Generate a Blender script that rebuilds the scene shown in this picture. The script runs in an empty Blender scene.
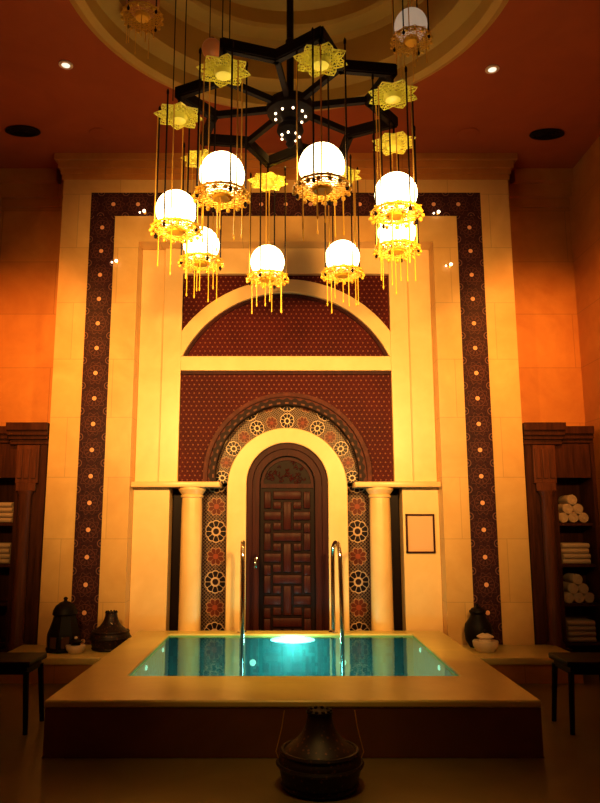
import bpy, bmesh, math, random
from mathutils import Vector, Matrix
from mathutils.geometry import delaunay_2d_cdt
PI = math.pi
random.seed(4)
sc = bpy.context.scene
COL = sc.collection

# ------------------------------------------------------------------ mesh helpers
class MB:
    def __init__(s): s.bm = bmesh.new()
    def box(s, x0, x1, y0, y1, z0, z1, bev=0.0):
        b = bmesh.new()
        bmesh.ops.create_cube(b, size=1)
        for v in b.verts:
            v.co = Vector(((x0+x1)/2+v.co.x*(x1-x0), (y0+y1)/2+v.co.y*(y1-y0), (z0+z1)/2+v.co.z*(z1-z0)))
        if bev: bmesh.ops.bevel(b, geom=b.edges[:], offset=bev, segments=2, profile=.5, affect='EDGES')
        s.merge(b); return s
    def merge(s, b, mat=None):
        if mat is not None: b.transform(mat)
        me = bpy.data.meshes.new('tmp'); b.to_mesh(me); b.free()
        s.bm.from_mesh(me); bpy.data.meshes.remove(me)
    def strip(s, A, B, y0, y1):
        """solid between two polylines A and B of (x, z), from depth y0 to y1"""
        bm = s.bm; n = len(A)
        def row(P, y): return [bm.verts.new((p[0], y, p[1])) for p in P]
        a0, b0, a1, b1 = row(A, y0), row(B, y0), row(A, y1), row(B, y1)
        def q(*v):
            vs = []
            for k in v:
                if k not in vs: vs.append(k)
            try: bm.faces.new(vs)
            except ValueError: pass
        for i in range(n-1):
            q(a0[i], a0[i+1], b0[i+1], b0[i]); q(a1[i], b1[i], b1[i+1], a1[i+1])
            q(a0[i], a1[i], a1[i+1], a0[i+1]); q(b0[i], b0[i+1], b1[i+1], b1[i])
        q(a0[0], b0[0], b1[0], a1[0]); q(a0[-1], a1[-1], b1[-1], b0[-1])
        return s
    def lathe(s, prof, c=(0, 0, 0), seg=32, squash=None):
        bm = s.bm; rings = []
        for r, z in prof:
            if r < 1e-5: rings.append([bm.verts.new((c[0], c[1], c[2]+z))])
            else:
                ring = []
                for i in range(seg):
                    a = 2*PI*i/seg; rr = r
                    if squash: rr = r*squash(a, z)
                    ring.append(bm.verts.new((c[0]+rr*math.cos(a), c[1]+rr*math.sin(a), c[2]+z)))
                rings.append(ring)
        for R0, R1 in zip(rings, rings[1:]):
            for i in range(seg):
                j = (i+1) % seg
                if len(R0) == 1 and len(R1) == 1: continue
                if len(R0) == 1: bm.faces.new((R0[0], R1[i], R1[j]))
                elif len(R1) == 1: bm.faces.new((R0[i], R0[j], R1[0]))
                else: bm.faces.new((R0[i], R0[j], R1[j], R1[i]))
        return s
    def tube(s, pts, r, seg=8, cap=True):
        bm = s.bm; pts = [Vector(p) for p in pts]; rings = []
        up = Vector((0, 0, 1))
        t0 = (pts[1]-pts[0]).normalized()
        if abs(t0.dot(up)) > .95: up = Vector((1, 0, 0))
        u = t0.cross(up).normalized()
        for i, p in enumerate(pts):
            t = (pts[min(i+1, len(pts)-1)]-pts[max(i-1, 0)]).normalized()
            u = (u - t*u.dot(t)).normalized(); w = t.cross(u)
            rr = r[i] if isinstance(r, (list, tuple)) else r
            rings.append([bm.verts.new(p+(u*math.cos(2*PI*k/seg)+w*math.sin(2*PI*k/seg))*rr) for k in range(seg)])
        for R0, R1 in zip(rings, rings[1:]):
            for i in range(seg):
                j = (i+1) % seg
                bm.faces.new((R0[i], R0[j], R1[j], R1[i]))
        if cap:
            bm.faces.new(rings[0][::-1]); bm.faces.new(rings[-1])
        return s
    def bar(s, p, q, w, h):
        """rectangular bar from p to q: w across, h high"""
        p, q = Vector(p), Vector(q); d = q-p
        b = bmesh.new(); bmesh.ops.create_cube(b, size=1)
        t = d.normalized(); z = Vector((0, 0, 1))
        if abs(t.dot(z)) > .99: z = Vector((0, 1, 0))
        y = z.cross(t).normalized(); z = t.cross(y)
        for v in b.verts:
            v.co = (p+q)/2 + t*v.co.x*d.length + y*v.co.y*w + z*v.co.z*h
        s.merge(b); return s
    def sphere(s, c, r, seg=24, rings=14):
        return s.lathe([(r*math.sin(PI*k/rings), -r*math.cos(PI*k/rings)) for k in range(rings+1)], c, seg)
    def build(s, name, mat, parent=None, ang=35, bevel=0, keep_normals=False):
        bm = s.bm
        if not keep_normals:
            bmesh.ops.remove_doubles(bm, verts=bm.verts[:], dist=1e-5)
            bmesh.ops.recalc_face_normals(bm, faces=bm.faces[:])
        me = bpy.data.meshes.new(name); bm.to_mesh(me); bm.free()
        for p in me.polygons: p.use_smooth = True
        me.set_sharp_from_angle(angle=math.radians(ang))
        me.materials.append(mat)
        o = bpy.data.objects.new(name, me); COL.objects.link(o)
        if parent is not None: o.parent = parent
        if bevel:
            m = o.modifiers.new('bevel', 'BEVEL'); m.width = bevel; m.segments = 2; m.limit_method = 'ANGLE'
        return o

def tag(o, label=None, cat=None, group=None, kind=None):
    if label: o['label'] = label
    if cat: o['category'] = cat
    if group: o['group'] = group
    if kind: o['kind'] = kind
    return o
def thing(name, label, cat, loc=(0, 0, 0), rz=0, group=None):
    o = bpy.data.objects.new(name, None); COL.objects.link(o)
    o.location = loc; o.rotation_euler = (0, 0, rz); o.empty_display_size = .1
    return tag(o, label, cat, group)
def struct(o): o['kind'] = 'structure'; return o
def copy_tree(o, parent=None):
    c = o.copy(); COL.objects.link(c); c.parent = parent
    for ch in list(o.children): copy_tree(ch, c)
    return c

# ------------------------------------------------------------------ material helpers
class E:
    """tiny expression builder over shader Math nodes"""
    def __init__(s, nt, v): s.nt = nt; s.v = v
    def _n(s, op, *a):
        n = s.nt.nodes.new('ShaderNodeMath'); n.operation = op
        for i, x in enumerate((s,)+a):
            x = x.v if isinstance(x, E) else x
            if isinstance(x, (int, float)): n.inputs[i].default_value = x
            else: s.nt.links.new(x, n.inputs[i])
        return E(s.nt, n.outputs[0])
    def __add__(s, o): return s._n('ADD', o)
    def __sub__(s, o): return s._n('SUBTRACT', o)
    def __mul__(s, o): return s._n('MULTIPLY', o)
    def __truediv__(s, o): return s._n('DIVIDE', o)
    def lt(s, o): return s._n('LESS_THAN', o)
    def gt(s, o): return s._n('GREATER_THAN', o)
    def abs(s): return s._n('ABSOLUTE')
    def floor(s): return s._n('FLOOR')
    def fract(s): return s._n('FRACT')
    def cos(s): return s._n('COSINE')
    def sin(s): return s._n('SINE')
    def sqrt(s): return s._n('SQRT')
    def atan2(s, o): return s._n('ARCTAN2', o)
    def mod(s, o): return s._n('FLOORED_MODULO', o)
    def max(s, o): return s._n('MAXIMUM', o)
    def min(s, o): return s._n('MINIMUM', o)
    def inv(s): return E(s.nt, 1.0)._n('SUBTRACT', s)

class Mat:
    def __init__(s, name, rough=.5, metal=0.0, color=(.8, .8, .8), spec=.5):
        s.m = bpy.data.materials.new(name); s.m.use_nodes = True
        s.nt = s.m.node_tree; s.p = s.nt.nodes['Principled BSDF']; s.L = s.nt.links
        s.p.inputs['Roughness'].default_value = rough; s.p.inputs['Metallic'].default_value = metal
        s.p.inputs['Base Color'].default_value = (*color, 1)
        s.p.inputs['Specular IOR Level'].default_value = spec
    def node(s, t, **kw):
        n = s.nt.nodes.new(t)
        for k, v in kw.items():
            if k in n.inputs: n.inputs[k].default_value = v
            else: setattr(n, k, v)
        return n
    def pos(s):
        t = s.node('ShaderNodeTexCoord'); return t.outputs['Object']
    def xyz(s):
        n = s.node('ShaderNodeSeparateXYZ'); s.L.new(s.pos(), n.inputs[0])
        return [E(s.nt, n.outputs[i]) for i in range(3)]
    def noise(s, scale, detail=4, vec=None, rough=.55, dist=0):
        n = s.node('ShaderNodeTexNoise', Scale=scale, Detail=detail, Roughness=rough, Distortion=dist)
        s.L.new(vec or s.pos(), n.inputs['Vector']); return E(s.nt, n.outputs['Fac'])
    def ramp(s, fac, stops):
        n = s.node('ShaderNodeValToRGB'); el = n.color_ramp.elements
        el[0].position, el[0].color = stops[0][0], (*stops[0][1], 1)
        el[1].position, el[1].color = stops[-1][0], (*stops[-1][1], 1)
        for p, c in stops[1:-1]:
            e = el.new(p); e.color = (*c, 1)
        s.L.new(fac.v, n.inputs[0]); return n.outputs[0]
    def mix(s, fac, a, b, mode='MIX'):
        n = s.node('ShaderNodeMix', data_type='RGBA', blend_type=mode)
        for idx, x in ((0, fac), (6, a), (7, b)):
            if isinstance(x, E): x = x.v
            if isinstance(x, (int, float)): n.inputs[idx].default_value = x
            elif isinstance(x, tuple): n.inputs[idx].default_value = (*x, 1)
            else: s.L.new(x, n.inputs[idx])
        return n.outputs[2]
    def color(s, c): s.L.new(c, s.p.inputs['Base Color']); return s
    def bump(s, h, strength=.3, dist=.01):
        b = s.node('ShaderNodeBump', Strength=strength, Distance=dist)
        s.L.new(h.v if isinstance(h, E) else h, b.inputs['Height'])
        s.L.new(b.outputs[0], s.p.inputs['Normal']); return s
    def emit(s, col, st):
        s.p.inputs['Emission Color'].default_value = (*col, 1); s.p.inputs['Emission Strength'].default_value = st; return s

def stone(name, lo, hi, vein, rough=.35, joint=(.62, .9), jamt=.35, spec=.5):
    M = Mat(name, rough, spec=spec)
    n1 = M.noise(1.6, 6, dist=1.2); n2 = M.noise(9, 5)
    c = M.ramp(n1, [(.3, lo), (.7, hi)])
    c = M.mix(n2*.35, c, vein)
    if joint:
        x, y, z = M.xyz()
        row = (z/joint[0]); col = ((x+y*.0)/joint[1] + (row.floor()*.5))
        jx = (col.fract()-.5).abs().gt(.5-.004/joint[1]); jz = (row.fract()-.5).abs().gt(.5-.004/joint[0])
        c = M.mix(jx.max(jz)*jamt, c, tuple(v*.35 for v in lo))
        cell = (row.floor()*17.3+col.floor()*7.7).sin().fract()
        c = M.mix(cell*.22, c, vein)
    M.color(c)
    return M

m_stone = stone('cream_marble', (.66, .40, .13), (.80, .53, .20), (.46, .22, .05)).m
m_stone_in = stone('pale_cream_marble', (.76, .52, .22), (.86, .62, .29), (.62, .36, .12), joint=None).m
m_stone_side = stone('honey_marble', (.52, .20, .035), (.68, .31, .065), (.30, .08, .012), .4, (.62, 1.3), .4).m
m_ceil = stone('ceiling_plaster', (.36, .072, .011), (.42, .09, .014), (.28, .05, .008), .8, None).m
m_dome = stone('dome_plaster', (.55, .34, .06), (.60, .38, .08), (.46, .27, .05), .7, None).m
m_rim = stone('pool_rim_stone', (.66, .52, .15), (.78, .62, .20), (.52, .38, .09), .32, None).m
m_front = stone('red_pool_stone', (.16, .050, .018), (.23, .080, .028), (.09, .024, .01), .3, None).m
m_floor = stone('floor_stone', (.14, .092, .027), (.19, .13, .042), (.09, .055, .016), .3, None).m

def wood(name, a, b, rough=.4):
    M = Mat(name, rough, spec=.12)
    mp = M.node('ShaderNodeMapping'); mp.inputs['Scale'].default_value = (14, 14, 1.2)
    M.L.new(M.pos(), mp.inputs[0])
    n = M.noise(2.2, 6, mp.outputs[0], dist=.6)
    M.color(M.ramp(n, [(.3, a), (.7, b)])); M.bump(n, .15, .004)
    return M.m
m_wood = wood('dark_carved_wood', (.036, .010, .005), (.085, .025, .011))
m_wood_l = wood('brown_carved_wood', (.075, .022, .009), (.15, .046, .019))
m_door = wood('red_brown_door_wood', (.028, .005, .004), (.056, .010, .007))
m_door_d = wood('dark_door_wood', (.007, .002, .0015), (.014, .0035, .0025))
m_black = Mat('blackened_metal', .5, .0, (.008, .004, .003), .15).m
m_bronze = Mat('dark_bronze', .6, 0, (.010, .004, .003), .15).m
m_chrome = Mat('polished_steel', .12, 1.0, (.85, .80, .72)).m

# marquetry: small pale dots and stars over deep red wood
M = Mat('red_marquetry', .5, spec=.08)
x, y, z = M.xyz()
s_ = .054
u = x/s_; w = z/(s_*.866); odd = w.floor().mod(2.0)
du = ((u+odd*.5).fract()-.5)*s_; dw = (w.fract()-.5)*s_*.866
r = (du*du+dw*dw).sqrt(); th = dw.atan2(du)
star = r.lt(((th*6.0).cos()*.004)+.0078)
ring = (r-.021).abs().lt(.002)
tri = ((th*3.0).cos()).gt(.55)*r.gt(.017)*r.lt(.03)
c = M.ramp(M.noise(2.0, 3), [(.3, (.045, .0035, .0035)), (.7, (.075, .006, .0055))])
c = M.mix(ring*.5, c, (.05, .006, .006)); c = M.mix(tri*.22, c, (.16, .03, .018)); c = M.mix(star*.6, c, (.36, .13, .06))
M.color(c); m_marq = M.m

# patterned tile border: one rosette per square of the band
BW = .27
def border(name, along_x):
    M = Mat(name, .4, spec=.12)
    x, y, z = M.xyz()
    if along_x: a = x/BW+.5-.02/BW; b = (z-4.705)/BW
    else:
        a = ((x-.02).abs()-1.865)/BW; b = (z-4.705)/BW
    u = a.fract()-.5; v = b.fract()-.5
    r = (u*u+v*v).sqrt(); th = v.atan2(u)
    dot = r.lt(.085)
    pet = (((th*10.0).cos()).gt(.1))*r.gt(.13)*r.lt(.26)
    ring = (r-.30).abs().lt(.016)
    lace = (r-(((th*10.0).cos()*.05)+.40)).abs().lt(.014)
    # half rosettes on the band edges, between the dots
    if along_x: u2 = a.fract(); u2 = u2-u2.gt(.5); v2 = (v.abs()-.5)
    else: u2 = (u.abs()-.5); v2 = b.fract(); v2 = v2-v2.gt(.5)
    r2 = (u2*u2+v2*v2).sqrt(); th2 = v2.atan2(u2)
    k = r2.lt(.17)
    k2 = (r2-.13).abs().lt(.02)
    k3 = r2.lt(.05)
    n = M.noise(90, 2)
    c = M.ramp(n, [(.35, (.022, .007, .010)), (.65, (.060, .016, .016))])
    c = M.mix(lace*.32, c, (.26, .10, .06)); c = M.mix(ring*.35, c, (.24, .08, .05))
    c = M.mix(pet*.6, c, (.13, .045, .03)); c = M.mix(k*.8, c, (.02, .010, .016))
    c = M.mix(k2*.6, c, (.26, .10, .06)); c = M.mix(k3*.6, c, (.30, .12, .07))
    c = M.mix(dot*.95, c, (.80, .40, .22))
    return M.color(c).m
m_bord_v = border('rosette_tile_upright', False)
m_bord_h = border('rosette_tile_across', True)

# tiles round the door: black petalled rosettes alternating with red stars
def door_tiles(polar, cream):
    M = Mat('arch_rosette_tile' if polar else 'door_rosette_tile', .35, spec=.15)
    x, y, z = M.xyz()
    cell = .262
    if polar:
        px_, pz_ = x-.035, z-1.79
        ax = ((px_*px_+pz_*pz_).sqrt()-.705)/.19; bz = pz_.atan2(px_)*(13.0/PI)
    else:
        ax = ((x-.03).abs()-.755)/cell; bz = (z-.13)/cell
    par = bz.floor().mod(2.0)
    u = (ax+.5).fract()-.5; v = bz.fract()-.5
    r = (u*u+v*v).sqrt(); th = v.atan2(u)
    c12 = (th*12.0).cos(); c6 = (th*6.0).cos()
    c5 = (th*5.0).sin().abs()
    base = M.ramp(M.noise(60, 2), [(.4, (.016, .006, .006)), (.6, (.050, .016, .011))])
    net = (((u+v)*7.0).fract()-.5).abs().lt(.09).max((((u-v)*7.0).fract()-.5).abs().lt(.09))
    rim_ = c5*.035+.40
    cA = M.mix(net*.45, base, cream)
    cA = M.mix(r.lt(rim_), cA, (.010, .004, .006))
    cA = M.mix(((c5*r).lt(.055)*r.gt(.16)*r.lt(rim_)).max((r-rim_).abs().lt(.020)).max((r-.155).abs().lt(.035)), cA, cream)
    cA = M.mix(r.lt(.115), cA, (.020, .006, .005))
    c8 = (th*4.0).sin().abs()
    cB = M.mix(net*.40, base, cream)
    rimB = c8*.10+.26
    cB = M.mix(r.lt(rimB), cB, (.11, .022, .010))
    cB = M.mix(((r-rimB).abs().lt(.024)).max((c8*r).lt(.028)*r.gt(.13)*r.lt(.46))*.7, cB, (.40, .20, .10))
    cB = M.mix(r.lt(.11), cB, (.24, .05, .02))
    M.color(M.mix(par, cA, cB)); return M.m
m_zel = door_tiles(False, (.50, .33, .19))
m_zel_arch = door_tiles(True, (.72, .52, .33))  # brighter cream puts the strong light on the arch into the colour

# lace on the underside moulding of the large arch
M = Mat('carved_arch_moulding', .45, spec=.1)
x, y, z = M.xyz()
xx = x-.03; zz = z-1.89
th = zz.atan2(xx); r = (xx*xx+zz*zz).sqrt()
scal = ((th*56.0).cos()*.012+.825)
c = M.ramp(M.noise(14, 3), [(.35, (.07, .016, .010)), (.65, (.12, .030, .018))])
c = M.mix(r.lt(scal)*.9, c, (.012, .004, .004)); c = M.mix(r.lt(.79)*((th*56.0).cos().gt(.2))*r.gt(.772)*.6, c, (.25, .10, .06))
c = M.mix((r-.85).abs().lt(.008)*.5, c, (.05, .015, .012))
M.color(c); m_arch = M.m

def goldm(name, col, metal, em=0.0):
    M = Mat(name, .32, metal, col)
    if em: M.emit(col, em)
    return M.m
m_gold = goldm('gilded_filigree', (.82, .50, .05), .15)
m_plate = goldm('gilded_plate_lit', (.92, .84, .12), 0)  # brighter gilding; globe light from below is put into the colour
m_goldrod = goldm('gilded_rod', (.80, .45, .08), .6)
m_globe = Mat('lit_white_glass', .3, 0, (1, .95, .85)).emit((1.0, .78, .40), 9).m
m_globe_dim = Mat('dimmed_lit_glass', .35, 0, (.55, .42, .30)).emit((1.0, .78, .55), .30).m  # lit globe, its dimming toward the dark corner put into the glow
m_amber = Mat('amber_glass', .3, 0, (.60, .20, .05)).emit((1.0, .35, .08), .05).m
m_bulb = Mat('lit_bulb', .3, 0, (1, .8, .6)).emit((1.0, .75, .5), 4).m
m_cool = Mat('lit_downlight', .3, 0, (.9, .95, 1)).emit((.85, .86, .72), 1.1).m
m_uw = Mat('lit_pool_lamp', .3, 0, (.9, 1, 1)).emit((.9, 1.0, .85), 6).m
m_uw2 = Mat('glowing_pool_glint', .3, 0, (.9, 1, .9)).emit((.9, 1.0, .75), 1.6).m
m_towel = Mat('towel_cloth', .95, 0, (.50, .36, .23), .1)
m_towel.bump(m_towel.noise(160, 2), .5, .004); m_towel = m_towel.m
m_ceramic = Mat('white_ceramic', .3, 0, (.74, .60, .42)).m
m_paper = Mat('cream_paper', .8, 0, (.66, .42, .22)).m
m_glassdark = Mat('lantern_glass', .15, 0, (.10, .04, .02)).m

# lantern brass, dark and pierced with small dots
M = Mat('pierced_dark_brass', .5, .35)
n = M.node('ShaderNodeTexVoronoi', Scale=34.0); M.L.new(M.pos(), n.inputs['Vector'])
d = E(M.nt, n.outputs['Distance'])
M.color(M.ramp(d, [(.12, (.12, .038, .012)), (.3, (.018, .006, .004))])); m_lantern = M.m

# mosaic inside the pool
M = Mat('turquoise_mosaic', .4)
x, y, z = M.xyz()
t = .03
def cellf(e): return (e/t).floor()
h_ = ((cellf(x)*12.99+cellf(y)*78.23+cellf(z)*37.7).sin()*437.5).fract()
gx = ((x/t).fract()-.5).abs().gt(.45).max(((y/t).fract()-.5).abs().gt(.45)).max(((z/t).fract()-.5).abs().gt(.45))
c = M.ramp(h_, [(0, (.010, .13, .17)), (.5, (.02, .22, .26)), (1, (.05, .34, .36))])
M.color(M.mix(gx*.4, c, (.15, .40, .38))); m_mosaic = M.m

# water: clear teal-tinted body with a fresnel mirror on top
m_water = bpy.data.materials.new('pool_water'); m_water.use_nodes = True
nt = m_water.node_tree; nt.nodes.clear()
out = nt.nodes.new('ShaderNodeOutputMaterial'); mx = nt.nodes.new('ShaderNodeMixShader')
tr = nt.nodes.new('ShaderNodeBsdfTransparent'); tr.inputs[0].default_value = (.30, .80, .80, 1)
gl = nt.nodes.new('ShaderNodeBsdfGlossy'); gl.inputs['Color'].default_value = (.36, .80, .82, 1); gl.inputs['Roughness'].default_value = .03
fr = nt.nodes.new('ShaderNodeFresnel'); fr.inputs['IOR'].default_value = 1.33
nz = nt.nodes.new('ShaderNodeTexNoise'); nz.inputs['Scale'].default_value = 9; nz.inputs['Detail'].default_value = 2
tc = nt.nodes.new('ShaderNodeTexCoord'); bp = nt.nodes.new('ShaderNodeBump'); bp.inputs['Strength'].default_value = .05; bp.inputs['Distance'].default_value = .02
lk = nt.links.new
lk(tc.outputs['Object'], nz.inputs['Vector']); lk(nz.outputs['Fac'], bp.inputs['Height'])
lk(bp.outputs[0], gl.inputs['Normal'])
bo = nt.nodes.new('ShaderNodeMath'); bo.operation = 'MULTIPLY'; bo.use_clamp = True; bo.inputs[1].default_value = 1.7; lk(fr.outputs[0], bo.inputs[0]); lk(bo.outputs[0], mx.inputs[0]); lk(tr.outputs[0], mx.inputs[1]); lk(gl.outputs[0], mx.inputs[2]); lk(mx.outputs[0], out.inputs[0])

# ------------------------------------------------------------------ dimensions
CX = .02            # middle of the end wall
DX = .035           # middle of the doorway
YP, YS, YB = 7.20, 7.62, 7.95      # pier face, side bays, back of the masonry
ZC = 5.40           # ceiling
def arc(cx, cz, r, a0, a1, n): return [(cx+r*math.cos(a0+(a1-a0)*i/n), cz+r*math.sin(a0+(a1-a0)*i/n)) for i in range(n+1)]

# pool plan
PX, PH = .055, 1.525
PX0, PX1 = PX-PH, PX+PH; PY0, PY1 = 4.54, 7.34
IX0, IX1, IY0, IY1 = PX-1.175, PX+1.205, 5.25, 7.14
ZR = .33

# ------------------------------------------------------------------ setting
WX = 3.29
fl = MB()
fl.box(-WX-.2, PX0-.002, -1.7, 8.1, -.15, 0).box(PX1+.002, WX+.2, -1.7, 8.1, -.15, 0)
fl.box(PX0-.002, PX1+.002, -1.7, PY0-.002, -.15, 0).box(PX0-.002, PX1+.002, PY1+.002, 8.1, -.15, 0)
struct(fl.build('floor', m_floor))

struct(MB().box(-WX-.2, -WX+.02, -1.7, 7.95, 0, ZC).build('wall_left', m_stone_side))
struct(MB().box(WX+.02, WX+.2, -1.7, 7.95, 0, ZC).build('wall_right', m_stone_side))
struct(MB().box(-WX-.2, WX+.2, -1.9, -1.7, 0, ZC).build('wall_front', m_wood))

# end wall: two piers and the header over the recess
w = MB()
w.box(CX-2.45, CX-1.6, YP, YB, 0, ZC).box(CX+1.6, CX+2.45, YP, YB, 0, ZC).box(CX-1.6, CX+1.6, YP, YB, 4.41, ZC)
struct(w.build('wall_back', m_stone))
w = MB()
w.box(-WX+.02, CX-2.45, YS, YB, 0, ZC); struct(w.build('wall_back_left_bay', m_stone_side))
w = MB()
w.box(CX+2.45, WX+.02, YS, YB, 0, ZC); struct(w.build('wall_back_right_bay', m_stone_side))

# recess masonry: backing, stiles, arch ring, cross bar
w = MB()
w.box(CX-1.6, CX+1.6, 7.72, YB, 0, 4.41)
for s in (-1, 1):
    def bx(a, b, *r): w.box(min(CX+s*a, CX+s*b), max(CX+s*a, CX+s*b), *r)
    bx(1.34, 1.6, 7.43, 7.72, 1.82, 4.41)
    bx(1.14, 1.34, 7.39, 7.72, 1.82, 4.41)
    bx(1.22, 1.6, 7.40, 7.72, 0, 1.76)
w.box(CX-1.14, CX+1.14, 7.39, 7.72, 4.115, 4.41)
w.box(CX-1.14, CX+1.14, 7.39, 7.72, 3.02, 3.18)
RI, RO, ZCA = 1.235, 1.39, 2.66
ai = math.asin((3.18-ZCA)/RI); ao = math.acos(1.14/RO)
zi = math.sqrt(RI**2-1.12**2)
A = arc(CX, ZCA, RO, ao, PI-ao, 40)
B = arc(CX, ZCA, RI, ai, PI-ai, 40)
A2 = [(CX+1.14, 3.18)]+A+[(CX-1.14, 3.18)]; B2 = [B[0]]+B+[B[-1]]
w.strip(A2, B2, 7.385, 7.5)
struct(w.build('wall_recess', m_stone_in, bevel=.006))

# cornices
t = MB()
for k, (d, z0, z1) in enumerate(((.015, 5.13, 5.19), (.03, 5.19, 5.25), (.055, 5.25, 5.33), (.09, 5.33, 5.40))):
    t.box(CX-2.45-d, CX+2.45+d, YP-d, YP+.02, z0, z1)
struct(t.build('trim_1', m_stone_side))
t = MB()
for d, z0, z1 in ((.03, 5.0, 5.1), (.09, 5.1, 5.25), (.17, 5.25, 5.40)):
    t.box(-WX+.02, CX-2.45-d, YS-d, YS+.02, z0, z1)
    t.box(CX+2.45+d, WX+.02, YS-d, YS+.02, z0, z1)
struct(t.build('trim_2', m_stone_side))
# stone ledges over the columns
for s, nm in ((-1, 'trim_3'), (1, 'trim_4')):
    x0, x1 = sorted((CX+s*1.6, DX+s*.70))
    struct(MB().box(x0, x1, 7.27, 7.72, 1.765, 1.82, .008).build(nm, m_stone_in))

# ceiling with the round opening and the stepped dome
DCX, DCY, DR = .04, 4.62, 1.66
c = MB(); bm = c.bm; n = 96
x0, x1, y0, y1 = -WX-.2, WX+.2, -1.9, 8.1
inner, outer = [], []
for i in range(n):
    a = 2*PI*i/n; dx, dy = math.cos(a), math.sin(a)
    inner.append(bm.verts.new((DCX+DR*dx, DCY+DR*dy, ZC)))
    tx = ((x1 if dx > 0 else x0)-DCX)/dx if abs(dx) > 1e-6 else 1e9
    ty = ((y1 if dy > 0 else y0)-DCY)/dy if abs(dy) > 1e-6 else 1e9
    tt = min(tx, ty); outer.append(bm.verts.new((DCX+dx*tt, DCY+dy*tt, ZC)))
for i in range(n):
    j = (i+1) % n
    bm.faces.new((inner[i], inner[j], outer[j], outer[i]))
struct(c.build('ceiling', m_ceil))
d = MB().lathe([(1.72, ZC), (1.66, ZC-.025), (1.60, ZC), (1.60, ZC+.14), (1.50, ZC+.17), (1.44, ZC+.17), (1.44, ZC+.50), (1.40, ZC+.55), (1.24, ZC+.55),
                (1.22, ZC+.58), (1.22, ZC+.72), (1.10, ZC+.76), (.95, ZC+.98), (.6, ZC+1.16), (.25, ZC+1.24), (0, ZC+1.25)], (DCX, DCY, 0), 96)
struct(d.build('ceiling_dome', m_dome, ang=25))

# ------------------------------------------------------------------ tile border round the piers
tb = thing('tile_border', 'dark rosette mosaic tile border framing the whole arched wall bay', 'tile border', (0, 0, 0))
for s in (-1, 1):
    xa, xb = sorted((CX+s*1.865, CX+s*2.135))
    MB().box(xa, xb, YP-.006, YP+.01, 0, 4.705).build('upright_strip', m_bord_v, tb)
MB().box(CX-2.135, CX+2.135, YP-.006, YP+.01, 4.705, 4.975).build('top_strip', m_bord_h, tb)

# ------------------------------------------------------------------ marquetry panels
YM = 7.45
# two spandrels above the stone arch
sp_lab = {-1: 'dark red corner panel above the left shoulder of the wide stone arch', 1: 'dark red corner panel above the right shoulder of the wide stone arch'}
for s in (-1, 1):
    top, low = [], []
    for i in range(25):
        f = i/24; xx = 1.14*(1-f)+.02*f
        zz = ZCA+math.sqrt(RO**2-xx**2)-.01
        low.append((CX+s*xx, min(zz, 4.11))); top.append((CX+s*xx, 4.117))
    p = MB().strip(top, low, YM, YM+.04).build('spandrel_panel', m_marq)
    tag(p, sp_lab[s], 'wall panel', 'spandrel panels')
lun = thing('lunette_panel', 'half-round dark red inlaid panel under the wide stone arch', 'wall panel', (0, 0, 0))
B3 = arc(CX, ZCA, RI+.01, ai-.01, PI-ai+.01, 40)
MB().strip(B3, [(p[0], 3.175) for p in B3], YM, YM+.04).build('inlay', m_marq, lun)
MB().strip(arc(CX, ZCA, RI, ai, PI-ai, 40), arc(CX, ZCA, RI-.035, ai+.012, PI-ai-.012, 40), 7.425, YM+.01).build('edging', m_door, lun)

low = thing('inlaid_panel', 'broad dark red inlaid panel between stone bar and door arch', 'wall panel', (0, 0, 0))
RA, ZA = .885, 1.89
a_ = math.asin((1.82-ZA)/RA)
Ar = arc(DX, ZA, RA, a_, PI-a_, 48)
T = []
for i, (xx, zz) in enumerate(Ar):
    a = math.atan2(zz-ZA, xx-DX)
    # ray from arch centre onto the rectangle
    dx, dz = math.cos(a), math.sin(a)
    tx = ((CX+1.14 if dx > 0 else CX-1.14)-DX)/dx if abs(dx) > 1e-5 else 1e9
    tz = (3.02-ZA)/dz if dz > 1e-5 else 1e9
    tt = min(tx, tz); T.append([DX+dx*tt, ZA+dz*tt])
T[0] = [CX+1.14, 1.82]; T[-1] = [CX-1.14, 1.82]
for target in ((CX+1.14, 3.02), (CX-1.14, 3.02)):      # make the corners exact
    k = min(range(len(T)), key=lambda q: (T[q][0]-target[0])**2+(T[q][1]-target[1])**2); T[k] = list(target)
MB().strip(T, Ar, YM, YM+.04).build('inlay', m_marq, low)
MB().box(CX-1.14, CX+1.14, 7.42, YM+.01, 2.985, 3.02).build('edging', m_door, low)

# ------------------------------------------------------------------ doorway: big moulding, tile surround, white surround, door
ar = thing('arch_moulding', 'carved brown horseshoe moulding with dark scalloped edge around the tiled arch', 'arch moulding', (0, 0, 0))
def path(cx, r, cz, z0, n=40):
    P = arc(cx, cz, r, 0, PI, n); return [(cx+r, z0)]+P+[(cx-r, z0)]
a2 = math.asin((1.82-ZA)/.845)
MB().strip(arc(DX, ZA, .89, a_, PI-a_, 48), arc(DX, ZA, .845, a2, PI-a2, 48), 7.395, 7.6).build('outer_band', m_arch, ar)
a3 = math.asin((1.82-ZA)/.76)
MB().strip(arc(DX, ZA, .845, a2, PI-a2, 48), arc(DX, ZA, .765, a3, PI-a3, 48), 7.43, 7.6).build('scalloped_band', m_arch, ar)

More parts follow.
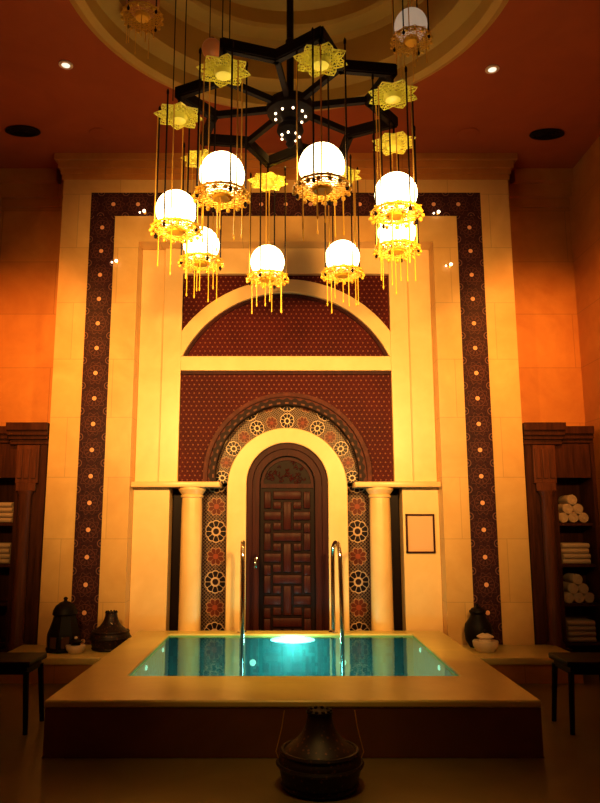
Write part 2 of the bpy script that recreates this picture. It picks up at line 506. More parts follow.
zs = thing('tile_surround', 'black and cream rosette tiles lining the arch around the door', 'tile panel', (0, 0, 0))
MB().strip(path(DX, .84, 1.83, 1.82), path(DX, .60, 1.77, 1.82), 7.575, 7.66).build('arch_tiles', m_zel_arch, zs)
for s in (-1, 1):
    xa, xb = sorted((DX+s*.60, CX+s*.93))
    MB().box(xa, xb, 7.60, 7.70, 0, 1.83).build('side_tiles', m_zel, zs)
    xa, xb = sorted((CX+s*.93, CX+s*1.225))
    MB().box(xa, xb, 7.61, 7.70, 0, 1.83).build('shade_panel', m_door_d, zs)['label'] = 'dark strip standing in for shade behind the column'  # dark wood in place of tile stands in for the reveal's shade
ws = MB().strip(path(DX, .642, 1.77, 0), path(DX, .435, 1.815, 0), 7.50, 7.70).build('door_surround', m_stone_in, bevel=.008)
tag(ws, 'plain cream stone arch band directly framing the wooden door', 'door surround')

door = bpy.data.objects.new('door_1', None); COL.objects.link(door); struct(door)
tag(door, 'arched dark wooden door with basket weave panelling', 'door')
MB().strip(path(DX, .437, 1.815, 0), path(DX, .375, 1.815, 0), 7.545, 7.70).build('door_frame', m_door, door)
MB().strip(path(DX, .375, 1.815, 0), path(DX, .30, 1.815, 0), 7.575, 7.70).build('inner_frame', m_door, door)
MB().strip(path(DX, .305, 1.815, .0), [(p[0], 0) for p in path(DX, .305, 1.815, 0)], 7.63, 7.70).build('door_leaf', m_door_d, door)
# carved head of the leaf
hd = MB()
hd.box(DX-.285, DX+.285, 7.612, 7.64, 1.77, 1.815)
hd.strip(arc(DX, 1.815, .285, 0, PI, 24), arc(DX, 1.815, .255, 0, PI, 24), 7.614, 7.64)
for i in range(40):
    a = random.uniform(.1, PI-.1); rr = .235*math.sqrt(random.random())
    cx, cz = DX+rr*math.cos(a), 1.82+rr*math.sin(a); r0 = random.uniform(.016, .03); b0 = random.random()*6
    P = [(cx+r0*math.cos(b0+k*.6)*(.4+.08*k), 7.622, cz+r0*math.sin(b0+k*.6)*(.4+.08*k)) for k in range(8)]
    hd.tube(P, .006, 6)
hd.build('carved_head', m_door, door)
# basket weave blocks
bk = MB()
def block(x0, x1, z0, z1): bk.box(DX+x0, DX+x1, 7.605, 7.64, z0, z1, .008)
Z0 = 1.735; per = .44
S = per/160
for k in range(4):
    t0 = Z0-k*per
    def R(xa, xb, ya, yb):
        za, zb = t0-(yb-245)*S, t0-(ya-245)*S
        if za < .12: za = .12
        if zb-za < .03: return
        block((xa-220)*.00275, (xb-220)*.00275, za, zb)
    R(165, 275, 245, 277); R(130, 156, 247, 312); R(284, 310, 247, 312)
    R(165, 196, 286, 314); R(244, 275, 286, 314); R(205, 235, 286, 394)
    R(130, 196, 324, 356); R(244, 310, 324, 356)
    R(165, 196, 366, 394); R(244, 275, 366, 394)
    R(130, 156, 368, 405); R(284, 310, 368, 405)
bk.build('weave_panel', m_door, door)
hn = MB(); hn.sphere((DX-.335, 7.555, .985), .018); hn.tube([(DX-.335, 7.56, .985), (DX-.335, 7.585, .985)], .01, 8)
hn.box(DX-.35, DX-.32, 7.570, 7.578, .93, 1.04, .003)
hn.build('door_handle', m_chrome, door)

# ------------------------------------------------------------------ columns
def column(x, label):
    c = thing('stone_column', label, 'column', (x, 7.42, 0), 0, 'columns beside the door')
    MB().lathe([(0, .11), (.118, .11), (.112, .5), (.108, 1.55), (.104, 1.66)], seg=40).build('shaft', m_stone_in, c)
    MB().lathe([(.104, 1.655), (.118, 1.665), (.118, 1.68), (.108, 1.69), (.115, 1.70), (.145, 1.74), (.145, 1.764), (0, 1.764)], seg=40).build('capital', m_stone_in, c)
    MB().lathe([(0, 0), (.16, 0), (.16, .05), (.14, .07), (.145, .09), (.12, .115), (0, .115)], seg=40).build('base', m_stone_in, c)
    return c
column(CX-.985, 'round cream stone column left of the arched door')
column(CX+.985, 'round cream stone column right of the arched door')

# ------------------------------------------------------------------ framed notice
fn = thing('framed_notice', 'small dark framed notice on the cream wall right of the door', 'picture frame', (CX+1.395, 7.398, 1.29))
f = MB(); W2, H2 = .15, .20
f.box(-W2, -W2+.018, -.02, 0, -H2, H2).box(W2-.018, W2, -.02, 0, -H2, H2).box(-W2, W2, -.02, 0, -H2, -H2+.018).box(-W2, W2, -.02, 0, H2-.018, H2)
f.build('frame', m_door, fn); MB().box(-W2+.015, W2-.015, -.008, -.001, -H2+.015, H2-.015).build('sheet', m_paper, fn)

# ------------------------------------------------------------------ pool
pool = thing('plunge_pool', 'raised square plunge pool with turquoise water in the room centre', 'pool', (PX, PY0, 0))
def child(mb, name, mat, par, **k):
    o = mb.build(name, mat, par, **k); o.matrix_parent_inverse = Matrix.Translation(-par.location); return o
r = MB()
def frame(mb, o, i, z0, z1):
    (a0, a1, b0, b1), (c0, c1, d0, d1) = o, i
    bm = mb.bm
    def L(x0, x1, y0, y1, z): return [bm.verts.new(p) for p in ((x0, y0, z), (x1, y0, z), (x1, y1, z), (x0, y1, z))]
    ot, it, ob, ib = L(a0, a1, b0, b1, z1), L(c0, c1, d0, d1, z1), L(a0, a1, b0, b1, z0), L(c0, c1, d0, d1, z0)
    for k in range(4):
        j = (k+1) % 4
        bm.faces.new((ot[k], ot[j], it[j], it[k])); bm.faces.new((ob[k], ib[k], ib[j], ob[j]))
        bm.faces.new((ot[k], ob[k], ob[j], ot[j])); bm.faces.new((it[k], it[j], ib[j], ib[k]))
frame(r, (PX0, PX1, PY0, PY1), (IX0, IX1, IY0, IY1), ZR-.045, ZR)
child(r, 'rim', m_rim, pool, bevel=.012)
r = MB(); frame(r, (PX0+.006, PX1-.006, PY0+.006, PY1-.006), (IX0-.02, IX1+.02, IY0-.02, IY1+.02), -.0, ZR-.045)
child(r, 'outer_wall', m_front, pool)['label'] = 'polished dark red stone side wall of the pool'
r = MB(); frame(r, (IX0-.019, IX1+.019, IY0-.019, IY1+.019), (IX0, IX1, IY0, IY1), -.75, ZR-.046)
r.box(IX0-.019, IX1+.019, IY0-.019, IY1+.019, -.79, -.75)
child(r, 'basin', m_mosaic, pool)
wt = MB(); bm = wt.bm
NX = 24
vs = [[bm.verts.new((IX0+(IX1-IX0)*i/NX, IY0+(IY1-IY0)*j/NX, .312)) for i in range(NX+1)] for j in range(NX+1)]
for j in range(NX):
    for i in range(NX): bm.faces.new((vs[j][i], vs[j][i+1], vs[j+1][i+1], vs[j+1][i]))
child(wt, 'water', m_water, pool)['label'] = 'still turquoise water reflecting the tiled wall'
def glow_disc(c, axis, rad, mat, name='pool_lamp'):
    m = MB(); m.lathe([(0, .012), (rad*.8, .012), (rad, 0), (0, 0)], seg=20)
    if axis == 'y': m.bm.transform(Matrix.Translation(c) @ Matrix.Rotation(PI/2, 4, 'X'))
    elif axis == 'x': m.bm.transform(Matrix.Translation(c) @ Matrix.Rotation(PI/2, 4, 'Y'))
    else: m.bm.transform(Matrix.Translation(c) @ Matrix.Rotation(-PI/2, 4, 'Y'))
    child(m, name, mat, pool)
lm = MB().lathe([(0, .02), (.7, .018), (.95, .008), (1, 0), (0, 0)], seg=32)
lm.bm.transform(Matrix.Translation((PX+.03, IY1, .272)) @ Matrix.Diagonal((.22, 1, .034, 1)) @ Matrix.Rotation(PI/2, 4, 'X'))
child(lm, 'pool_lamp', m_uw, pool)
for xx in (-.36, .52): glow_disc((PX+xx, IY1, .06), 'y', .032, m_uw2, 'glint_disc')  # small glowing discs stand in for bright reflections on the water
for yy in (5.95, 6.75):
    glow_disc((IX0, yy, .245), 'x', .022, m_uw2, 'glint_disc'); glow_disc((IX1, yy, .245), 'xn', .022, m_uw2, 'glint_disc')

# handrails
def handrail(x, lean, label):
    h = thing('pool_handrail', label, 'handrail', (x, 7.22, ZR), 0, 'handrails at the far end of the pool')
    P = [(0, 0, .012)]
    top = .90
    P += [(0, 0, top-.17)]
    for k in range(1, 12):
        a = PI*k/12
        P.append((lean*(1-math.cos(a))/2, -.13+.13*math.cos(a), top-.17+.15*math.sin(a)))
    P += [(lean, -.26, top-.17), (lean*1.15, -.265, .3), (lean*1.2, -.27, -.35)]
    MB().tube(P, .021, 14).build('rail', m_chrome, h)
    MB().lathe([(0, 0), (.05, 0), (.05, .008), (.03, .02), (0, .02)], seg=24).build('foot_plate', m_chrome, h)
handrail(PX-.475, .02, 'left polished steel handrail at the far pool edge')
handrail(PX+.435, .055, 'right polished steel handrail at the far pool edge')

# ------------------------------------------------------------------ stone benches either side
def bench(x0, x1, label):
    b = thing('stone_bench', label, 'bench', ((x0+x1)/2, 6.85, 0), 0, 'stone benches beside the pool')
    hw = (x1-x0)/2
    MB().box(-hw, hw, -.35, .34, .16, .22, .008).build('seat_slab', m_rim, b)
    MB().box(-hw+.015, hw-.015, -.335, .34, 0, .16).build('base', m_stone_side, b)
bench(-2.57, PX0-.03, 'low cream stone bench left of the pool holding lanterns and a bowl')
bench(PX1+.03, 2.66, 'low cream stone bench right of the pool holding an urn and a bowl')

# ------------------------------------------------------------------ lanterns, bowls and urn
def squat_lantern(name, loc, R, H, label, rz=0, arms=False):
    l = thing(name, label, 'lantern', loc, rz)
    ser = 10
    prof = [(0, 0), (.78*R, 0), (.84*R, .02*H), (.93*R, .12*H), (R, .28*H), (R, .36*H), (.93*R, .44*H), (.74*R, .53*H), (.55*R, .61*H), (.42*R, .70*H), (.34*R, .80*H), (.30*R, .90*H), (.295*R, .94*H)]
    b = MB().lathe(prof, seg=40)
    for k in range(3):
        z = (.045, .31, .46)[k]*H; rr = (.88, 1.008, .91)[k]*R
        b.tube([(rr*math.cos(2*PI*i/40), rr*math.sin(2*PI*i/40), z) for i in range(41)], .012*R/.2, 6, False)
    b.build('body', m_lantern, l)
    c = MB().lathe([(.295*R, .935*H), (.33*R, .95*H), (.32*R, .965*H), (0, .965*H)], seg=32)
    for i in range(ser):
        a = 2*PI*i/ser
        c.lathe([(.045*R, .96*H), (.05*R, .985*H), (0, 1.0*H)], (.26*R*math.cos(a), .26*R*math.sin(a), 0), 8)
    c.build('crown_rim', m_black, l)
    if arms:
        for s in (-1, 1):
            MB().tube([(s*R*1.0, 0, .36*H), (s*R*1.06, 0, .44*H), (s*R*.92, 0, .75*H), (s*R*.86, 0, .97*H)], .0035, 6).build('handle_wire', m_goldrod, l)
    return l
squat_lantern('metal_lantern', (.195, 4.08, 0), .225, .40, 'large squat dark brass lantern on the floor before the pool', 0, True)
sl = squat_lantern('metal_lantern', (-1.648, 6.93, .22), .185, .355, 'squat onion-shaped brass lantern on the left bench against the pool')
# a lit cut-out in its neck
m = MB().lathe([(0, 0), (.026, 0), (.026, .012), (0, .012)], seg=12)
m.bm.transform(Matrix.Translation((.01, -.072, .225)) @ Matrix.Rotation(PI/2-.35, 4, 'X')); m.build('glass_inset', m_ceramic, sl)

tl = thing('hooded_lantern', 'tall black hooded lantern with domed cap at bench far left', 'lantern', (-2.07, 6.86, .22))
b = MB()
b.lathe([(0, 0), (.165, 0), (.168, .02), (.16, .03), (.158, .15), (.15, .17), (.125, .24), (.105, .31), (.102, .33), (0, .33)], seg=8); b.build('body', m_black, tl, ang=20)
MB().lathe([(.11, .325), (.115, .335), (.108, .37), (.085, .41), (.045, .44), (.02, .448), (.014, .46), (.022, .472), (.012, .486), (0, .49)], seg=24).build('domed_cap', m_black, tl)
for i in range(8):
    a = 2*PI*(i+.5)/8
    p = MB().box(-.035, .035, -.004, .004, -.05, .05, .003)
    p.bm.transform(Matrix.Rotation(a+PI/2, 4, 'Z') @ Matrix.Translation((0, -.1475, .09))); p.build('glass_pane', m_glassdark, tl)

def bowl(loc, R, label, lidmat):
    b = thing('lidded_bowl', label, 'bowl', loc, 0, 'lidded bowls on the stone benches')
    sq = lambda a, z: 1+.03*math.cos(8*a)
    MB().lathe([(0, 0), (.6*R, 0), (.66*R, .03*R), (.95*R, .45*R), (1.0*R, .75*R), (.97*R, .85*R), (.88*R, .86*R), (0, .83*R)], seg=40, squash=sq).build('bowl', m_ceramic, b)
    MB().lathe([(0, .84*R), (.5*R, .84*R), (.42*R, 1.0*R), (.66*R, 1.12*R), (.66*R, 1.18*R), (.5*R, 1.28*R), (.25*R, 1.4*R), (0, 1.42*R)], seg=32).build('lid', lidmat, b)
    MB().sphere((0, 0, 1.55*R), .17*R, 16, 10).build('knob', m_ceramic if lidmat is m_black else m_black, b)
bowl((-1.915, 6.72, .22), .088, 'small cream bowl with dark lid between the two bench lanterns', m_black)
bowl((1.875, 6.80, .22), .118, 'wider cream lobed bowl with pale lid on the right bench', m_ceramic)
u = thing('dark_urn', 'dark metal urn behind the lidded bowl on the right bench', 'urn', (1.88, 7.05, .22)); u.scale = (.95, .95, .82)
MB().lathe([(0, 0), (.09, 0), (.10, .02), (.13, .08), (.14, .18), (.13, .26), (.085, .33), (.07, .37), (.085, .40), (.08, .415), (0, .415)], seg=32).build('body', m_black, u)
MB().lathe([(.075, .412), (.06, .44), (.02, .46), (.012, .475), (.018, .487), (0, .495)], seg=24).build('lid', m_black, u)

# ------------------------------------------------------------------ cabinets
def cabinet(s, label):
    X0 = CX+s*2.46                      # inner flank
    c = thing('open_cabinet', label, 'cabinet', (CX+s*2.83, 7.42, 0))
    cx = c.location.x
    def B(mb, a, b, y0, y1, z0, z1, bev=0):
        xa, xb = sorted((CX+s*a-cx, CX+s*b-cx)); mb.box(xa, xb, y0-7.42, y1-7.42, z0, z1, bev); return mb
    YF, YK = 7.24, 7.60
    B(MB(), 2.46, 2.51, YF+.01, YK, 0, 2.22).build('side_panel', m_wood, c)
    B(MB(), 3.16, 3.20, YF+.01, YK, 0, 2.22).build('side_panel', m_wood, c)
    B(MB(), 2.51, 3.16, YK-.02, YK, 0, 2.22).build('back_panel', m_wood, c)
    k = MB()
    for d, z0, z1 in ((0, 2.20, 2.25), (.03, 2.25, 2.29), (.055, 2.29, 2.34), (.08, 2.34, 2.42)):
        B(k, 2.46-min(d, .0), 2.86+d*.3, YF-d-.02, YK, z0, z1)
        B(k, 2.86, 3.20, YF-d+.045, YK, z0-.03, z1-.03)
    k.build('crown', m_wood, c, bevel=.004)
    p = MB(); B(p, 2.475, 2.79, YF+.012, YF+.07, 0, 2.2)
    B(p, 2.475, 2.53, YF-.005, YF+.02, 0, 2.2); p.build('stile', m_wood, c)
    p = MB(); B(p, 2.545, 2.775, YF-.04, YF+.02, 1.80, 2.19); B(p, 2.56, 2.76, YF-.05, YF-.03, 1.72, 1.80)
    for q in range(3): B(p, 2.562+q*.073, 2.612+q*.073, YF-.055, YF-.035, 1.85, 2.15)
    p.build('capital', m_wood_l, c, bevel=.004)
    p = MB().lathe([(0, .18), (.085, .18), (.085, .22), (.066, .25), (.062, 1.68), (.075, 1.70), (.08, 1.725), (0, 1.725)], (CX+s*2.66-cx, YF-7.42-.035, 0), 24)
    p.build('half_column', m_wood_l, c)
    B(MB(), 2.475, 2.80, YF-.08, YF+.06, 0, .18).build('plinth', m_wood, c)
    B(MB(), 2.79, 3.16, YF+.03, YF+.06, 1.86, 2.21).build('frieze_panel', m_wood, c)
    for z in (1.40, .985, .60, .22):
        B(MB(), 2.51, 3.16, YF+.075, YK-.02, z-.03, z).build('shelf', m_wood, c)
    return c
cabinet(-1, 'dark carved open cabinet in the left bay, mostly out of frame')
cabinet(1, 'dark carved open cabinet in the right bay stacked with towels')

# towels: rolled pyramids and folded stacks
def make_roll():
    pts = []
    n = 46
    m = MB(); bm = m.bm; R = .052
    L0, L1 = -.13, .13
    rows = []
    for i in range(n+1):
        a = i/n*4.2*2*PI; r = .006+(R-.006)*i/n
        rows.append((r*math.cos(a), r*math.sin(a)))
    # outer cylinder with rounded ends, plus spiral crease drawn in relief on the ends
    m.lathe([(0, L0), (.8*R, L0), (R, L0+.012), (R, L1-.012), (.8*R, L1), (0, L1)], seg=28)
    for zz in (L0-.001,):
        m.tube([(x, y, zz) for x, y in rows[6:]], .0045, 6)
    m.bm.transform(Matrix.Rotation(-PI/2, 4, 'X'))
    return m.build('rolled_towel', m_towel)
roll0 = make_roll()
first = [True]
def put_roll(x, y, z, label, grp):
    o = roll0 if first[0] else roll0.copy()
    if not first[0]: COL.objects.link(o)
    first[0] = False
    o.location = (x, y, z+.052); o.rotation_euler = (0, random.uniform(-3, 3), 0)
    tag(o, label, 'towel', grp)
def pyramid(x, z, where, grp):
    d = .1045
    pos = {0: ('left', 'middle', 'right'), 1: ('left', 'right'), 2: ('',)}
    for row in range(3):
        for k in range(3-row):
            nm = (f'{pos[row][k]} rolled cream towel in bottom row' if row == 0 else f'{pos[row][k]} rolled cream towel in middle row' if row == 1 else 'topmost rolled cream towel')
            put_roll(x+(k-(2-row)/2)*d, 7.44, z+row*d*.866, f'{nm} of the {where} pyramid', grp)
m = MB()
for k in range(3):
    m.box(-.145, .145, -.12, .12, k*.017, k*.017+.0175, .007)
m.tube([(-.14, -.119, .026), (.14, -.119, .026)], .024, 10)
fold0 = m.build('folded_towel', m_towel); ffirst = [True]
FOLD = ('bottom', 'second from bottom', 'third from bottom', 'topmost')
def stack(x, z, n, where, grp):
    for k in range(n):
        o = fold0 if ffirst[0] else fold0.copy()
        if not ffirst[0]: COL.objects.link(o)
        ffirst[0] = False
        o.location = (x+random.uniform(-.006, .006), 7.45, z+k*.0525); o.rotation_euler = (0, 0, random.uniform(-.03, .03))
        nm = 'topmost' if k == n-1 else FOLD[k]
        tag(o, f'{nm} folded cream towel of the {where}', 'towel', grp)
tx = CX+2.965
pyramid(tx, 1.40, 'highest shelf, right cabinet', 'rolled towels on the right cabinet top shelf')
stack(tx, .985, 4, 'upper folded stack, right cabinet', 'folded towels on the right cabinet second shelf')
pyramid(tx, .60, 'third shelf, right cabinet', 'rolled towels on the right cabinet third shelf')
stack(tx, .22, 4, 'lowest shelf stack, right cabinet', 'folded towels on the right cabinet lowest shelf')
tx = CX-2.965
stack(tx, 1.40, 4, 'highest shelf stack, left cabinet', 'folded towels on the left cabinet top shelf')
stack(tx, .985, 4, 'second shelf stack, left cabinet', 'folded towels on the left cabinet second shelf')

# ------------------------------------------------------------------ dark stools at the pool sides
def stool(loc, label):
    s = thing('wooden_stool', label, 'stool', loc)
    MB().box(-.2, .2, -.18, .18, .43, .47, .01).build('seat', m_black, s)
    MB().box(-.17, .17, -.15, .15, .38, .43).build('apron', m_black, s)
    for sx in (-1, 1):
        for sy in (-1, 1):
            MB().tube([(sx*.165, sy*.145, .40), (sx*.19, sy*.165, 0)], [.022, .017], 8).build('leg', m_black, s)
stool((-1.93, 5.18, 0), 'dark wooden stool in shadow left of the pool')
stool((2.13, 5.18, 0), 'dark wooden stool in shadow right of the pool')

# ------------------------------------------------------------------ chandelier
HX, HY, RS = .045, 4.66, .80
ZS = 4.38
ch = thing('chandelier', 'large dark star-shaped chandelier with eight glowing globe lanterns over the pool', 'chandelier', (HX, HY, ZS))
base = math.radians(-32.0)
pts = []
for k in range(16):
    a = base+PI/8*k; rr = RS if k % 2 == 0 else .575
    pts.append(Vector((rr*math.cos(a), rr*math.sin(a), 0)))
st = MB()
for k in range(16):
    p, q = pts[k], pts[(k+1) % 16]; e = (q-p).normalized()*.02
    st.bar(p-e, q+e, .055, .07)
    st.bar(p-e+Vector((0, 0, -.038)), q+e+Vector((0, 0, -.038)), .034, .012)
st.build('star_frame', m_bronze, ch)
for k in range(1, 16, 2):
    p = pts[k].normalized()
    MB().bar(p*.10, pts[k], .034, .045).build('spoke', m_bronze, ch)
hub = MB().lathe([(0, .09), (.05, .09), (.07, .05), (.125, .03), (.135, .0), (.13, -.04), (.105, -.055), (.055, -.06), (.04, -.09), (.05, -.12), (.07, -.14), (.075, -.17), (.06, -.20), (.03, -.215), (.02, -.24), (.026, -.26), (.012, -.285), (0, -.29)], seg=32)
hub.bm.transform(Matrix.Diagonal((1.3, 1.3, 1.1, 1)))
hubo = hub.build('hub', m_bronze, ch)
for rr, z, n in ((.112, -.070, 9), (.066, -.230, 7)):
    for i in range(n):
        a = 2*PI*i/n
        MB().sphere((rr*math.cos(a), rr*math.sin(a), z), .0095, 10, 6).build('bulb', m_bulb, hubo)
MB().lathe([(0, .085), (.026, .085), (.026, .5), (.034, .51), (.034, .54), (.026, .55), (.026, 2.2), (.06, 2.22), (.075, 2.255), (0, 2.255)], seg=20).build('pole', m_bronze, ch)

# filigree sheets: lacy wire meshes in the outline of a pointed disc
def filigree(R, rin, npts, thick, seed, points=8, depth=.12, sag=0.0):
    rng = random.Random(seed); P = []
    n = points*4
    def rad(a): return R*(1-depth*.5+depth*.5*math.cos(points*a))
    for i in range(n): a = 2*PI*i/n; P.append(Vector((rad(a)*math.cos(a), rad(a)*math.sin(a))))
    tries = 0
    while len(P) < n+npts and tries < 6000:
        tries += 1
        a = rng.random()*2*PI; r = math.sqrt(rng.uniform(rin**2, R**2)); 
        if r > rad(a)*.95: continue
        p = Vector((r*math.cos(a), r*math.sin(a)))
        if all((p-q).length > R*.13 for q in P): P.append(p)
    vs, es, fs, *_ = delaunay_2d_cdt(P, [], [], 0, 1e-6)
    b = bmesh.new(); V = [b.verts.new((v.x, v.y, sag*(v.length/R)**2)) for v in vs]
    for f in fs:
        c = sum((vs[i] for i in f), Vector((0, 0)))/3
        if c.length < rin*.95: continue
        m_ = c.length; aa = math.atan2(c.y, c.x)
        if m_ > rad(aa)*.99: continue
        b.faces.new([V[i] for i in f])
    bmesh.ops.delete(b, geom=[v for v in b.verts if not v.link_faces], context='VERTS')
    bmesh.ops.subdivide_edges(b, edges=b.edges[:], cuts=0)
    bmesh.ops.wireframe(b, faces=b.faces[:], thickness=thick, use_replace=True, use_boundary=True, use_even_offset=False)
    return b
GR = .138          # globe radius
ZG = 3.50-ZS       # globe centre below the star
def lantern_parts(parent, globe_mat, zplate=.70, wires=False, tall=True):
    """tray mesh is the part; everything else hangs under it. origin at globe centre"""
    t = MB()
    t.merge(filigree(.172, .06, 80, .0065, 3, 8, .16), Matrix.Translation((0, 0, -.148)))
    t.merge(filigree(.172, .11, 70, .006, 5, 12, .2), Matrix.Translation((0, 0, -.12)))
    for i in range(16):       # scalloped hanging leaves on the rim
        a = 2*PI*i/16
        t.sphere((.166*math.cos(a), .166*math.sin(a), -.158), .014, 8, 6)
    t.tube([(.160*math.cos(2*PI*i/32), .160*math.sin(2*PI*i/32), -.13) for i in range(33)], .007, 6, False)
    t.lathe([(.0, -.165), (.05, -.16), (.065, -.14), (.06, -.12), (.0, -.125)], seg=20)
    tray = t.build('globe_lantern', m_gold, parent, ang=20)
    MB().sphere((0, 0, 0), GR, 32, 20).build('glass_globe', globe_mat, tray)
    if tall:
        p = MB(); p.merge(filigree(.170, .0, 120, .0105, 8, 8, .28, .0), Matrix.Translation((0, 0, zplate)))
        p.merge(filigree(.12, .0, 60, .007, 9, 8, .2, .0), Matrix.Translation((0, 0, zplate+.025)))
        p.lathe([(0, zplate-.05), (.05, zplate-.035), (.062, zplate-.006), (0, zplate)], seg=20)
        p.build('crown_plate', m_plate, tray, ang=20)
        ztop = zplate+.10
    else: ztop = zplate
    for i in range(4):
        a = PI/4+PI/2*i+.2
        x, y = .155*math.cos(a), .155*math.sin(a)
        MB().lathe([(0, -.18), (.009, -.175), (.012, -.16), (.0055, -.145), (.0055, ztop-.03), (.009, ztop-.02), (.009, ztop), (0, ztop+.02)], (x, y, 0), 8).build('rod', m_bronze, tray)
        a += .30
        x, y = .148*math.cos(a), .148*math.sin(a)
        MB().lathe([(0, -.17), (.0042, -.17), (.0042, zplate), (0, zplate)], (x, y, 0), 6).build('gilt_rod', m_goldrod, tray)
    for i in range(7):
        a = 2*PI*i/7+.4; r = .125 if i else .03
        x, y = r*math.cos(a), r*math.sin(a); l = .20+.10*((i*37) % 10)/10
        MB().lathe([(0, -.14), (.0036, -.14), (.0036, -.14-l), (.006, -.145-l), (.005, -.165-l), (0, -.17-l)], (x, y, 0), 6).build('tassel', m_gold, tray)
    if tall:
        MB().tube([(0, 0, zplate), (0, 0, -ZG-.03)], .008, 8).build('hanger', m_bronze, tray)
    return tray
t0 = lantern_parts(ch, m_globe)
lanterns = [t0]
for k in range(8):
    o = t0 if k == 0 else copy_tree(t0, ch)
    a = base+PI/4*k
    o.location = (RS*math.cos(a), RS*math.sin(a), ZG); o.rotation_euler = (0, 0, a)
    if k in (5, 6):       # the two nearest lanterns also carry thin wires up to the dome
        for dx in (-.03, .045):
            wr = MB().tube([(dx, .02, .80), (dx, .02, 2.30)], .004, 6).build('wire', m_bronze, o)

# lit and unlit pendants hung inside the dome
def dome_pendant(loc, mat, label):
    p = thing('globe_pendant', label, 'pendant lamp', loc, 0, 'globe pendants inside the dome')
    lantern_parts(p, mat, zplate=.60, tall=False)
    return p
dome_pendant((1.06, 5.24, 5.50), m_globe_dim, 'small pale globe pendant high in the dome, right of the chandelier')
dome_pendant((-1.17, 5.16, 5.66), m_amber, 'dim unlit globe pendant with fringe high in the dome, at left')
am = thing('amber_pendant', 'small dim amber globe hanging behind the chandelier star', 'pendant lamp', (-.606, 5.3, 5.33))
MB().sphere((0, 0, 0), .085, 24, 14).build('glass_globe', m_amber, am)
MB().tube([(-.02, 0, .07), (-.02, 0, 1.0)], .004, 6).build('wire', m_bronze, am)
MB().lathe([(0, .07), (.03, .07), (.02, .10), (0, .105)], seg=16).build('cap', m_bronze, am)

# ------------------------------------------------------------------ ceiling fittings
def downlight(x, y, label):
    d = thing('ceiling_downlight', label, 'downlight', (x, y, ZC), 0, 'ceiling downlights')
    MB().lathe([(.035, -.001), (.06, -.001), (.062, -.010), (.037, -.012), (.035, -.001)], seg=24).build('trim_ring', m_ceramic, d)
    MB().lathe([(0, -.002), (.036, -.002), (.036, -.012), (0, -.016)], seg=20).build('lens', m_cool, d)
downlight(-1.93, 5.60, 'small lit recessed downlight in the ceiling, left of the dome')
downlight(1.86, 5.66, 'small lit recessed downlight in the ceiling, right of the dome')
def grille(x, y, label):
    g = thing('ceiling_vent', label, 'ceiling vent', (x, y, ZC), 0, 'round vents in the ceiling')
    MB().lathe([(0, -.002), (.15, -.002), (.185, -.004), (.19, -.016), (.15, -.02), (.148, -.010), (0, -.010)], seg=32).build('rim', m_black, g)
    b = MB()
    for r in (.04, .08, .12): b.lathe([(r-.012, -.011), (r+.012, -.011), (r+.008, -.018), (r-.012, -.018), (r-.012, -.011)], seg=28)
    b.build('louvre', m_black, g); g.scale = (.95, .55, 1)
grille(-2.70, 6.66, 'dark round ceiling vent near the upper left corner')
grille(2.74, 6.72, 'dark round ceiling vent near the upper right corner')
def speaker(x, y, label):
    MBo = MB().lathe([(0, -.012), (.09, -.012), (.11, -.008), (.112, -.001), (0, -.001)], seg=28).build('ceiling_speaker', m_ceil)
    MBo.location = (x, y, ZC); tag(MBo, label, 'ceiling speaker', 'ceiling speakers')
speaker(-1.92, 6.72, 'faint flush round ceiling speaker at left, toward the dome')
speaker(1.92, 6.72, 'faint flush round ceiling speaker at right, toward the dome')

# small glowing beads stand in for sparkles on the border
SP = [(-1.52, 4.74, 'small glowing sparkle bead on the top tile strip, at left'), (1.68, 4.73, 'small glowing sparkle bead on the top tile strip, at right'),
      (-1.80, 4.17, 'small glowing sparkle bead on the left upright tile strip'), (1.79, 4.13, 'small glowing sparkle bead beside the right upright tile strip')]
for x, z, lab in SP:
    s = thing('sparkle_bead', lab, 'wall light', (x, YP-.008, z), 0, 'sparkle beads on the border')
    MB().lathe([(0, 0), (.02, 0), (.02, .01), (.008, .014), (.008, .035), (0, .035)], seg=12).build('sparkle_stem', m_goldrod, s).rotation_euler = (PI/2, 0, 0)
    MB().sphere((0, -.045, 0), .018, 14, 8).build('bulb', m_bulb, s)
    MB().sphere((-.05, -.03, -.01), .011, 10, 6).build('crystal', m_bulb, s)

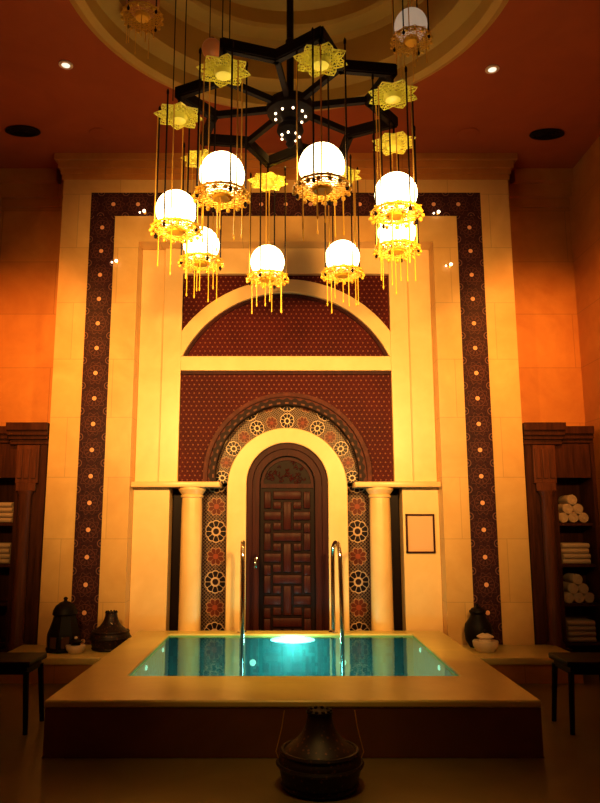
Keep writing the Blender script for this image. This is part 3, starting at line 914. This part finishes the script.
# ------------------------------------------------------------------ lights
def spot(loc, tgt, power, col, size, blend=1.0, rad=.12, name='spot'):
    l = bpy.data.lights.new(name, 'SPOT'); l.energy = power; l.color = col; l.spot_size = math.radians(size); l.spot_blend = blend; l.shadow_soft_size = rad
    o = bpy.data.objects.new(name, l); COL.objects.link(o); o.location = loc
    o.rotation_euler = (Vector(tgt)-Vector(loc)).to_track_quat('-Z', 'Y').to_euler()
def point(loc, power, col, rad=.1, name='lamp'):
    l = bpy.data.lights.new(name, 'POINT'); l.energy = power; l.color = col; l.shadow_soft_size = rad
    o = bpy.data.objects.new(name, l); COL.objects.link(o); o.location = loc
WARM = (1.0, .53, .145)
for sx in (-1, 1):
    spot((sx*1.5, 2.5, 2.85), (sx*.55, 7.3, 2.6), 1180, WARM, 74, 1.0, .12)  # added wall spots near the camera; soft cones darken toward the edges
# orange wash on the side bays, added without a fixture
    spot((sx*2.45, 4.4, 4.6), (sx*2.95, 7.5, 2.95), 560, (1, .36, .06), 50)
# added spot over the pool, no fixture
spot((.05, 5.3, 5.2), (.05, 6.1, .3), 900, (1, .66, .14), 38, 1.0, .1)
# narrow spot added for the front floor and lantern, no fixture
spot((.1, 2.7, 5.2), (.15, 3.95, 0), 260, (1, .62, .14), 30, 1.0, .1)
# glow of the pool lamp, then an added fill inside the water
point((PX+.03, 6.96, .24), 14, (.85, 1, .85), .05)
point((PX+.03, 6.3, -.1), 16, (.55, 1, .95), .1)
# cove light in the dome
for k in range(6):
    a = 2*PI*k/6+.4
    point((DCX+1.3*math.cos(a), DCY+1.3*math.sin(a), ZC+.62), 1.3, (1, .62, .10), .05)

w = bpy.data.worlds.new('world'); sc.world = w; w.use_nodes = True
w.node_tree.nodes['Background'].inputs[0].default_value = (.02, .008, .003, 1); w.node_tree.nodes['Background'].inputs[1].default_value = .1

# ------------------------------------------------------------------ camera
cam = bpy.data.cameras.new('camera'); co = bpy.data.objects.new('camera', cam); COL.objects.link(co)
co.location = (0, 0, 1.41); co.rotation_euler = (math.radians(90+9.75), 0, 0)
cam.sensor_width = 36; cam.lens = 700/803*36; cam.shift_x = 16/803; cam.clip_start = .03
sc.camera = co
sc.view_settings.view_transform = 'Standard'
sc.view_settings.look = 'None'
sc.view_settings.exposure = 0.0
sc.view_settings.gamma = .92
sc.cycles.use_denoising = True
sc.cycles.max_bounces = 6
sc.cycles.transparent_max_bounces = 8
